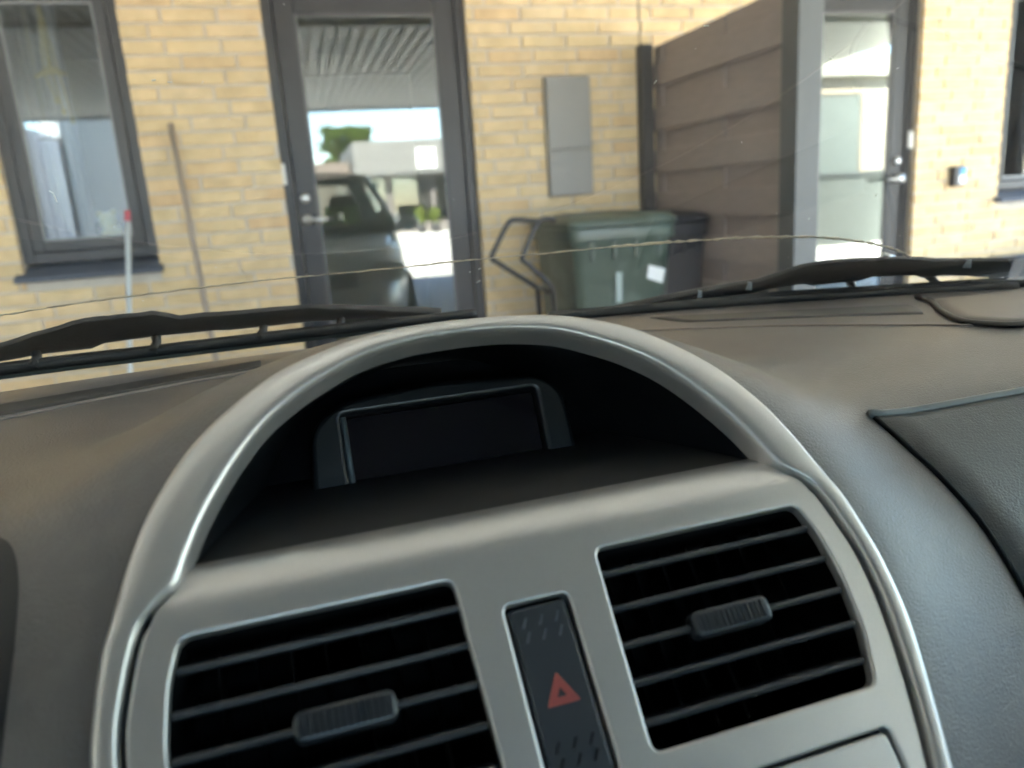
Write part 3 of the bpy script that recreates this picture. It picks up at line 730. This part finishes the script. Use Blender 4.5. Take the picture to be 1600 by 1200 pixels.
# hood lining
up = [(u, s) for u, s in ic if s >= .1150]
rows = []
for q in range(13):
    t = q/12; row = []
    for u, s in up:
        p = CP(u, s, -.006); k = t**1.15
        row.append((u*(1-.20*t), p.y+.155*t, p.z-.030*k*(.4+.6*(s-.115)/.12)-.012*t))
    row = [(row[0][0]*.985, row[0][1], row[0][2]-.035)]+row+[(row[-1][0]*.985, row[-1][1], row[-1][2]-.035)]
    rows.append(row)
hood = obj('hood_lining', MB().grid(rows), M_BLACKP, car, smooth=True)
bk = MB(); b = rows[-1]; c = sum((Vector(p) for p in b), Vector())/len(b); bk.add([*b, (b[-1][0], b[-1][1], .96), (b[0][0], b[0][1], .96)], [tuple(range(len(b)+2))]); obj('hood_back', bk, M_BLACKP, car)
# display
T2 = R(25); S2, N2 = Vector((0, math.sin(T2), math.cos(T2))), Vector((0, -math.cos(T2), math.sin(T2))); D0 = Vector((0, .500, CAM_H-.1605))
DM = Matrix(((1, S2.x, N2.x, D0.x), (0, S2.y, N2.y, D0.y), (0, S2.z, N2.z, D0.z), (0, 0, 0, 1)))
bz = roundpoly([(-.097, -.040), (.093, -.034), (.090, .022), (.074, .036), (.0, .041), (-.07, .036), (-.092, .020)], .012)
disp = plate('clock_display', [bz, rrect(-.0705, .0695, -.0262, .0255, .003)], .022, .004, DM @ Matrix.Translation((0, 0, .006)), M_BLACKP, car)
plate('screen', [rrect(-.0695, .0685, -.0252, .0245, .003)], .002, .001, DM @ Matrix.Translation((0, 0, .0005)), M_SCREEN, disp)
obj('bezel_edge', MB().tube([DM @ Vector((-.0695, y, .0045)) for y in (-.025, .0, .0245)], .0022, 8), mat('bezel_grey', (.10, .12, .13), .3), disp, smooth=True)

# vents
def ventw(s):
    pts = [(.0937, .1645), (.0745, .1700), (.05, .1722), (.022, .1700), (-.005, .1625)][::-1]
    return interp(s, [p[0] for p in pts], [p[1] for p in pts])
for sg in (1, -1):
    hb = VENT
    fr = [CP(sg*(.104+(u-.104)*1.05), .0445+(s-.0445)*1.05, -.0086) for u, s in hb]; bk = [CP(sg*(u*.97+.003), s*.9+.004, -.055) for u, s in hb]
    n = len(hb); mb = MB().add(fr+bk, [(i, (i+1) % n, n+(i+1) % n, n+i) for i in range(n)]+[tuple(range(n, 2*n))])
    vent = obj('air_vent', mb, M_BLACKM, car)
    for k in range(5):
        s = .0808-.01825*k
        u0, u1 = .0372, ventw(s)-.001
        # louvre: rounded nose, tapering back and tilting
        sec = [(-.0240, .0028), (-.0240, .0040), (-.0060, .0020), (-.0040, .0017), (-.0028, .0007), (-.0028, -.0010), (-.0042, -.0020), (-.0065, -.0018)]
        A = [CP(sg*u0, s+ds, h) for h, ds in sec]; B = [CP(sg*u1, s+ds, h) for h, ds in sec]
        obj('slat', MB().prism(A, B), M_SLAT, vent, bevel=.0005, seg=1)
    for k in range(7):
        u = .052+.0168*k
        obj('vane', MB().prism([CP(sg*(u-.0007), s, h) for s, h in ((.092, -.028), (.092, -.05), (.0, -.05), (-.003, -.028))], [CP(sg*(u+.0007), s, h) for s, h in ((.092, -.028), (.092, -.05), (.0, -.05), (-.003, -.028))]), M_BLACKM, vent)
    s = .0808-.01825*2; ka, kb_ = .076, .121
    kn = plate('knob', [rrect(ka*sg if sg > 0 else -kb_, kb_ if sg > 0 else -ka, s-.0068, s+.0068, .004)], .003, .0025, CM @ Matrix.Translation((0, 0, .0035)), M_SLAT, vent)
    rb = MB()
    for k in range(13):
        u = sg*(ka+.005+.0029*k)
        rb.prism([CP(u-.0007, s-.0045, .0032), CP(u+.0007, s-.0045, .0032), CP(u+.0007, s+.0045, .0032), CP(u-.0007, s+.0045, .0032)], [CP(u-.0004, s-.0042, .0043), CP(u+.0004, s-.0042, .0043), CP(u+.0004, s+.0042, .0043), CP(u-.0004, s+.0042, .0043)])
    obj('grip_ribs', rb, M_SLAT, vent)
# hazard button
hz = plate('hazard_button', [rrect(-.0152, .0152, -.0068, .0732, .002)], .004, .0018, CM @ Matrix.Translation((0, 0, -.0012)), M_BTN, car)
obj('button_well', MB().prism([CP(u, s, -.009) for u, s in ((-.019, -.011), (.019, -.011), (.019, .078), (-.019, .078))], [CP(u, s, -.014) for u, s in ((-.019, -.011), (.019, -.011), (.019, .078), (-.019, .078))]), M_BLACKM, hz)
def tri(r, cy): return [(r*math.sin(a), cy+r*math.cos(a)) for a in (0, R(240), R(120))]
tr = plate('warning_triangle', [roundpoly(tri(.0098, .0305), .001, 3), roundpoly(tri(.0072, .0305), .0008, 3)], .0002, .0001, CM @ Matrix.Translation((0, 0, -.0006)), M_HAZ, hz)
plate('warning_triangle', [roundpoly(tri(.0058, .0305), .0008, 3), roundpoly(tri(.0030, .0305), .0004, 3)], .0002, .0001, CM @ Matrix.Translation((0, 0, -.0006)), M_HAZ, hz)
plate('warning_triangle', [roundpoly(tri(.0072, .0305), .0008, 3), roundpoly(tri(.0058, .0305), .0008, 3)], .0001, .0001, CM @ Matrix.Translation((0, 0, -.0009)), mat('hazard_dim', (.27, .06, .055), .5), hz)
for row_s in (.0655, .0585, .0085, .0015):
    for j in (-1, 0, 1):
        u = j*.0085
        obj('grip_mark', MB().prism([CP(u-.0019, row_s-.0024, -.0013), CP(u-.0007, row_s-.0024, -.0013), CP(u+.0019, row_s+.0024, -.0013), CP(u+.0007, row_s+.0024, -.0013)], [CP(u-.0017, row_s-.0022, -.0006), CP(u-.0009, row_s-.0022, -.0006), CP(u+.0017, row_s+.0022, -.0006), CP(u+.0009, row_s+.0022, -.0006)]), mat('mark_grey', (.10, .115, .13), .35) if row_s > .03 else M_BLACKM, hz)

# windscreen
rows = []
for k in range(25):
    w = -.185+.47*k/24
    hw = lerp(.835, .62, k/24)
    rows.append([(hw*j/20, glass_v(hw*j/20, w), w+CAM_H) for j in range(-20, 21)])
ws = obj('windscreen', MB().grid(rows), M_WSCREEN, car, smooth=True)
crk = [(-.3461, .7524, -.0689), (-.3277, .7552, -.0685), (-.2911, .7579, -.066), (-.2531, .7609, -.0641), (-.2002, .7651, -.0623), (-.1444, .7682, -.0609), (-.1005, .7703, -.0604), (-.055, .7724, -.0605), (.0247, .7725, -.0601), (.1082, .7678, -.0587), (.1774, .7621, -.0584), (.2835, .7478, -.057), (.3557, .7363, -.0576), (.4291, .7237, -.0595), (.5069, .7134, -.0667), (.5582, .7103, -.0765), (.596, .7106, -.0869), (.6243, .7145, -.0984)]
crk = crom([(-.52, .70, -.075)]+crk, 14)
path, rad_ = [], []
for i, p in enumerate(crk):
    w = p[2]+random.uniform(-.0004, .0004)
    path.append((p[0], glass_v(p[0], w)+.001, w+CAM_H)); rad_.append(random.uniform(.0004, .0012)*(1.9 if p[0] > .25 else 1))
obj('crack', MB().tube(path, rad_, 5, sy=.8), M_CRACK, ws)
mb = MB(); rd = random.Random(4)
chips = [(.208, .0824), (.2255, .1137), (.3228, .0364), (.1114, -.0699), (.1144, -.0854), (.1017, -.0727), (-.1572, .0893), (-.148, .0883), (-.2452, .0268), (-.2448, .0224), (.5131, -.0214), (.3496, .0933)]
chips += [(rd.uniform(-.5, .7), rd.uniform(-.1, .2)) for _ in range(45)]
for i, (u, w) in enumerate(chips):
    r = rd.uniform(.0006, .0011) if i < 12 else rd.uniform(.0002, .0004); l = rd.uniform(1, 3)*r; a = rd.uniform(0, 3.1)
    p0 = (u-l*math.cos(a), w-l*math.sin(a)); p1 = (u+l*math.cos(a), w+l*math.sin(a))
    mb.tube([(p0[0], glass_v(*p0)+.001, p0[1]+CAM_H), (p1[0], glass_v(*p1)+.001, p1[1]+CAM_H)], r*.6, 5)
o = obj('glass_specks', mb, M_SPECK, ws); o['kind'] = 'stuff'
# black seal along the lower edge and cowl tray
obj('lower_seal', MB().tube([(u, glass_v(u, -.180)-.004, CAM_H-.176) for u in [-.76+.04*k for k in range(39)]], .009, 8), M_SEAL, ws, smooth=True)

obj('seal_lip', MB().tube([(u, far_edge(u)+.008, CAM_H-.1455) for u in [.22+.02*k for k in range(28)]], .0075, 8), M_SEAL, ws, smooth=True)
# wipers
frLu = [(-.3829, .8174, -.1031), (-.3532, .823, -.1028), (-.3182, .8185, -.0939), (-.2777, .8148, -.0857), (-.2108, .8249, -.0867), (-.2011, .8356, -.0943), (-.1586, .8417, -.0957), (-.0674, .8507, -.0983), (-.0329, .8583, -.1035), (.0881, .8838, -.1254)]
frLl = [(-.3905, .8326, -.1171), (-.3605, .839, -.1171), (-.3275, .8416, -.1141), (-.2781, .8506, -.1145), (-.2126, .8583, -.1135), (-.1232, .8695, -.1157), (-.0328, .8765, -.1181), (.0889, .8885, -.1291)]
frRu = [(.2955, .8902, -.1495), (.3751, .8577, -.1353), (.4191, .8381, -.1272), (.4856, .8116, -.1193), (.5199, .7828, -.103), (.5548, .7678, -.099), (.6302, .7446, -.1004), (.695, .7295, -.1084), (.7833, .6986, -.1136), (.83, .68, -.117)]
frRl = [(.2978, .8958, -.1546), (.4315, .8581, -.1469), (.5401, .8193, -.14), (.5844, .8006, -.1361), (.682, .7637, -.1351), (.7021, .7533, -.1329), (.8092, .7163, -.1427)]
rubL = [(-.60, .74, -.120), (-.3857, .8123, -.1243), (-.3567, .8196, -.1253), (-.2941, .8326, -.1264), (-.2198, .8458, -.1282), (-.1415, .8549, -.129), (-.0568, .86, -.1292), (.052, .8611, -.13), (.124, .8563, -.1291)]
rubR = [(.2776, .8605, -.1472), (.3814, .837, -.1443), (.4915, .8063, -.142), (.5688, .7821, -.1419), (.644, .7558, -.1421), (.7159, .727, -.1418), (.77, .70, -.142), (.81, .68, -.142)]
def resample(pts, n):
    out = []
    us = [p[0] for p in pts]
    for k in range(n+1):
        u = lerp(us[0], us[-1], k/n); out.append((u, interp(u, us, [p[1] for p in pts]), interp(u, us, [p[2] for p in pts])))
    return out
GN = Vector((0, .52, .85)).normalized()
def wiper(fu, fl2, rub, name, label, yokes, seed, thick):
    rd = random.Random(seed)
    rp = [(p[0], glass_v(p[0], p[2])+.002, p[2]+CAM_H) for p in crom(rub, 6)]
    wp = obj('wiper', MB().tube(rp, .0050, 8, sy=1.3), M_RUB, car, smooth=True); wp['label'] = label
    obj('blade_spine', MB().tube([(x, y+.003, z-.0065) for x, y, z in rp], .0040, 6), mat('spine_grey', (.07, .085, .082), .4), wp, smooth=True)
    a, b = resample(fu, 40), resample(fl2, 40)
    rows = []
    for k in range(41):
        A, B = Vector((a[k][0], a[k][1], a[k][2]+CAM_H)), Vector((b[k][0], b[k][1], b[k][2]+CAM_H))
        j = Vector((0, 0, rd.uniform(-.0006, .0006))); A += j
        if k % 5 == 0: bump_ = rd.uniform(-.10, .10)
        B = lerp(A, B, thick+bump_); off = GN*.004
        rows.append([A-off*.6, A+off*.6, lerp(A, B, .25)+off*1.6, lerp(A, B, .8)+off*1.4, B+off*.6, B-off*.6, lerp(A, B, .8)-off, lerp(A, B, .3)-off*1.2])
    mb = MB().grid(rows, True); mb.f.append(tuple(range(8))); mb.f.append(tuple(40*8+i for i in range(8)))
    obj('frame', mb, M_WIPE, wp, smooth=True, bevel=.0008)
    for u in yokes:
        k = min(range(41), key=lambda q: abs(b[q][0]-u)); q0 = min(rp, key=lambda p: abs(p[0]-(u-.02))); q1 = min(rp, key=lambda p: abs(p[0]-(u+.045)))
        m_ = Vector((b[k][0], b[k][1], b[k][2]+CAM_H+.002))
        obj('claw', MB().tube([m_+Vector((0, 0, .004)), lerp(m_, Vector(q0), .5)+Vector((.012, 0, 0)), Vector(q0)+Vector((.018, 0, -.001))], [.006, .0045, .0055], 8), M_WIPE, wp, smooth=True)
    return wp
wl = wiper(frLu, frLl, rubL, 'wiper', 'wiper blade on the left half of the windscreen', (-.33, -.22, -.12, -.03), 1, 1.05)
wr = wiper(frRu, frRl, rubR, 'wiper', 'wiper blade on the right half of the windscreen', (.40, .50, .60, .70), 2, .74)
obj('clip', MB().tube([(.628, .7635, CAM_H-.098), (.645, .7635, CAM_H-.104)], .004, 6), M_STEEL, wr, smooth=True)
for wp, pts in ((wl, [(-.385, .835, -.105), (-.50, .845, -.125), (-.62, .90, -.18)]), (wr, [(.74, .725, -.115), (.80, .745, -.15), (.82, .82, -.20)])):
    obj('arm', MB().tube([(x, y, z+CAM_H) for x, y, z in crom(pts, 5)], .007, 8), M_WIPE, wp, smooth=True)
for u in (.413, .47, .717):
    q = interp(u, [p[0] for p in frRu], [p[2] for p in frRu]); v = interp(u, [p[0] for p in frRu], [p[1] for p in frRu])
    obj('clip', MB().box(u-.0008, u+.0008, v-.007, v+.006, CAM_H+q-.010, CAM_H+q+.0002), mat('clip_grey', (.25, .3, .34), .3), wr)

# bodywork
HW = .865
def belt(v): return interp(v, [-2.2, -1.6, .8, 1.0, 1.5, 1.80, 1.95], [1.0, 1.0, .99, .965, .90, .82, .74])
def plan(k):
    """plan outline of the lower body; k 0 bottom .. 1 belt"""
    w = interp(k, [0, .25, .6, .9, 1], [.80, .855, .865, .84, .80]); f = interp(k, [0, .3, .6, .85, 1], [1.86, 1.95, 1.93, 1.86, 1.78]); r = interp(k, [0, .3, .8, 1], [-2.12, -2.2, -2.17, -2.10])
    pts = []
    for i in range(96):
        a = 2*math.pi*i/96; c, s_ = math.cos(a), math.sin(a)
        x = w*math.copysign(abs(c)**.30, c); y0 = math.copysign(abs(s_)**.42, s_)
        y = y0*f if y0 > 0 else -y0*r
        pts.append((x, y))
    return pts
rows = []
for k in (0, .06, .2, .35, .5, .65, .8, .92, .97, 1.0):
    rows.append([(x, y, .20+(belt(y)-.20)*k) for x, y in plan(k)])
obj('body', MB().grid(rows, True), M_PAINT, car, smooth=True)
rows = []
for j in range(15):
    t = j/14; row = []
    for i in range(21):
        a = -1+2*i/20; v = lerp(1.0-.10*a*a, 1.80-.16*a*a, t); wd = lerp(.79, .72, t)
        row.append((a*wd, v, belt(v)+.004+.022*(1-a*a)*(1-t*.5)-(.02 if t == 1 else 0)))
    rows.append(row)
obj('bonnet', MB().grid(rows), M_PAINT, car, smooth=True, solid=.02, soff=-1)
rows = []
for j in range(7):
    t = j/6
    rows.append([(a*.79, lerp(.925-.32*(a*.79)**2, 1.01-.10*a*a, t), lerp(1.008, .955, math.sin(t*1.57))) for a in [-1+i/10 for i in range(21)]])
obj('cowl', MB().grid(rows), M_BLACKM, car, smooth=True)
for x in (-.34, .34):
    obj('washer_nozzle', MB().tube([(x, 1.05, .985), (x, 1.055, 1.002), (x, 1.05, 1.007)], [.016, .013, .004], 10), M_BINB, car, smooth=True)
rows = []
for j in range(13):
    v = lerp(.27, -1.78, j/12); hw = lerp(.575, .54, j/12)
    rows.append([(a*hw, v-.12*a*a*(1-j/12), 1.505+.055*(1-a**4)*math.sin(math.pi*(.25+.6*j/12))) for a in [-1+i/8 for i in range(17)]])
obj('roof', MB().grid(rows), M_PAINT, car, smooth=True, solid=.02, soff=1)
obj('headliner', MB().grid([[(x*.97, y, z-.03) for x, y, z in r] for r in rows]), M_HEADL, car, smooth=True)
def pillar(name, s, p0, p1, r, sy=1.): obj(name, MB().tube(crom([(s*p0[0], *p0[1:]), (s*(p0[0]+p1[0])/2+s*.012, (p0[1]+p1[1])/2+.015, (p0[2]+p1[2])/2+.012), (s*p1[0], *p1[1:])], 6), r, 10, sy=sy), M_PAINT, car, smooth=True)
for s in (-1, 1):
    pillar('windscreen_pillar', s, (.845, .69, .985), (.61, .20, 1.51), .030)
    pillar('door_pillar', s, (.80, -.45, .98), (.575, -.45, 1.52), .042)
    pillar('rear_pillar', s, (.77, -1.95, .98), (.55, -1.70, 1.51), .075)
    obj('roof_rail', MB().tube([(s*.58, .20, 1.508), (s*.585, -.6, 1.525), (s*.555, -1.72, 1.51)], .028, 8), M_PAINT, car, smooth=True)
    for v0, v1, t0, t1 in ((.70, -.41, .19, -.43), (-.49, -1.88, -.47, -1.66)):
        obj('side_window', MB().prism([(s*(.84 if v0 > 0 else .80), v0, .985), (s*.80, v1, .985), (s*.578, t1, 1.505), (s*.582, t0, 1.505)], [(s*(.836 if v0 > 0 else .796), v0, .985), (s*.796, v1, .985), (s*.574, t1, 1.505), (s*.578, t0, 1.505)]), M_CGLASS if v0 > 0 else M_CGLASSD, car)
    obj('door_trim', MB().box(s*.72-.04, s*.72+.04, -1.9, .66, .3, .95), M_DASH2, car, bevel=.02)
    mr = MB(); blob(mr, (s*.965, .60, 1.045), .1, (1.05, .55, .72), 18)
    mo_ = obj('door_mirror', mr, M_PAINT, car, smooth=True)
    obj('mirror_arm', MB().tube([(s*.80, .64, .985), (s*.90, .62, 1.01)], .022, 8), M_BINB, mo_, smooth=True)
    hl_ = MB(); blob(hl_, (s*.66, 1.80, .70), .13, (1.15, .62, .72), 20)
    h_ = obj('headlight', hl_, M_LENS, car, smooth=True)
    fg_ = MB().lathe([(0, .02), (.05, .02), (.06, 0)], (s*.62, 1.925, .38), 'Y'); obj('fog_lamp', fg_, M_LENS, car, smooth=True)
    for v in (1.10, -1.42):
        wm = MB().lathe([(.20, -.095), (.30, -.10), (.325, -.07), (.325, .07), (.30, .10), (.20, .095)], (s*.795, v, .325), 'X', 32)
        wh = obj('wheel', wm, M_TYRE, car, smooth=True)
        obj('rim', MB().lathe([(0, s*.085), (.06, s*.095), (.17, s*.075), (.205, s*.095), (.205, -.09)], (s*.795, v, .325), 'X', 32), M_STEEL, wh, smooth=True)
obj('grille', MB().box(-.40, .40, 1.90, 1.945, .60, .72), M_BLACKM, car, bevel=.03)
obj('lower_grille', MB().box(-.52, .52, 1.93, 1.965, .30, .44), M_BLACKM, car, bevel=.03)
obj('number_plate', MB().box(-.26, .26, 1.955, 1.972, .47, .58), M_WHITE, car, bevel=.004)
obj('rear_window', MB().prism([(-.74, -2.04, 1.0), (.74, -2.04, 1.0), (.53, -1.76, 1.50), (-.53, -1.76, 1.50)], [(-.74, -2.045, 1.0), (.74, -2.045, 1.0), (.53, -1.765, 1.50), (-.53, -1.765, 1.50)]), M_CGLASS, car)
obj('floor_pan', MB().box(-.78, .78, -2.05, .9, .22, .27), M_BLACKM, car)
obj('bulkhead', MB().box(-.76, .76, .70, .74, .25, .99), M_BLACKM, car)
def seat(u):
    mb = MB().box(-.25, .25, -.42, .10, .42, .56); s = obj('seat', mb, M_SEAT, car, bevel=.05, seg=3, smooth=True); s.location = (u, 0, 0)
    m2 = MB().prism([(-.24, -.34, .50), (.24, -.34, .50), (.21, -.56, 1.10), (-.21, -.56, 1.10)], [(-.24, -.48, .50), (.24, -.48, .50), (.21, -.66, 1.10), (-.21, -.66, 1.10)])
    obj('backrest', m2, M_SEAT, s, bevel=.05, seg=3, smooth=True)
    obj('headrest', MB().box(-.125, .125, -.66, -.56, 1.17, 1.36), M_SEAT, s, bevel=.04, seg=3, smooth=True)
    for x in (-.06, .06): obj('headrest_post', MB().tube([(x, -.61, 1.08), (x, -.61, 1.2)], .007, 6), M_STEEL, s)
    return s
seat(-.38); seat(.38)
obj('rear_bench', MB().box(-.62, .62, -1.45, -.95, .40, .58).box(-.62, .62, -1.62, -1.46, .40, 1.02), M_SEAT, car, bevel=.05, seg=3)
swr = MB(); n = 40
rows = []
for i in range(n):
    a = 2*math.pi*i/n; c = Vector((-.38+.185*math.cos(a), .10+.185*math.sin(a)*.42, .98+.185*math.sin(a)*.90)); rr = (c-Vector((-.38, .10, .98))).normalized(); nn = Vector((0, -.9, .42)).normalized()
    rows.append([c+rr*.015*math.cos(b)+nn*.015*math.sin(b) for b in [2*math.pi*k/10 for k in range(10)]])
rows.append(rows[0]); swr.grid(rows, True)
sw = obj('steering_wheel', swr, M_BLACKP, car, smooth=True)
obj('hub', MB().tube([(-.38, .16, .955), (-.38, .08, .99)], [.05, .075], 16), M_BLACKP, sw, smooth=True)
obj('spoke', MB().tube([(-.56, .11, .985), (-.38, .12, .975), (-.20, .11, .985)], .014, 8), M_BLACKP, sw, smooth=True)
# instrument binnacle on the driver's side
rows = []
for j in range(9):
    v = .30+.30*j/8
    rows.append([(-.47+.17*math.cos(a)*(1-.1*j/8), v, CAM_H-.165+.10*math.sin(a)*(1-.75*(j/8)**2)-(.02 if a in (0,) else 0)) for a in [math.pi*k/16 for k in range(17)]])
obj('instrument_hood', MB().grid(rows), M_DASH, car, smooth=True, solid=.006)

# hi-vis vest over the passenger seat
vest = thing('hi_vis_vest', 'yellow green reflective vest hung over the passenger seat', 'vest', (0, 0, 0), 0)
vest.location = car.matrix_world.translation; vest.location = (CU*math.cos(PSI), -CU*math.sin(PSI), 0); vest.rotation_euler = (0, 0, -PSI)
for x0, x1 in ((.20, .345), (.375, .55)):
    rows = []
    for j in range(15):
        t = j/14; z = 1.25-.55*t
        rows.append([(lerp(x0, x1, i/10)+.02*t*(-1 if x0 < .3 else .4), -.55+.15*t+.012+.008*math.sin(i*1.7+j*.6), z+.004*math.sin(i*2.1)) for i in range(11)])
    rows.insert(0, [(x, -.64, 1.245) for x, _, _ in rows[0]])
    f = obj('front_panel', MB().grid(rows), M_HIVIS, vest, smooth=True, solid=.003)
    mb = MB().grid([[(x, y+.004, z) for x, y, z in rows[k]] for k in (8, 9)]); obj('tape', mb, M_REFL, f, smooth=True, solid=.001)
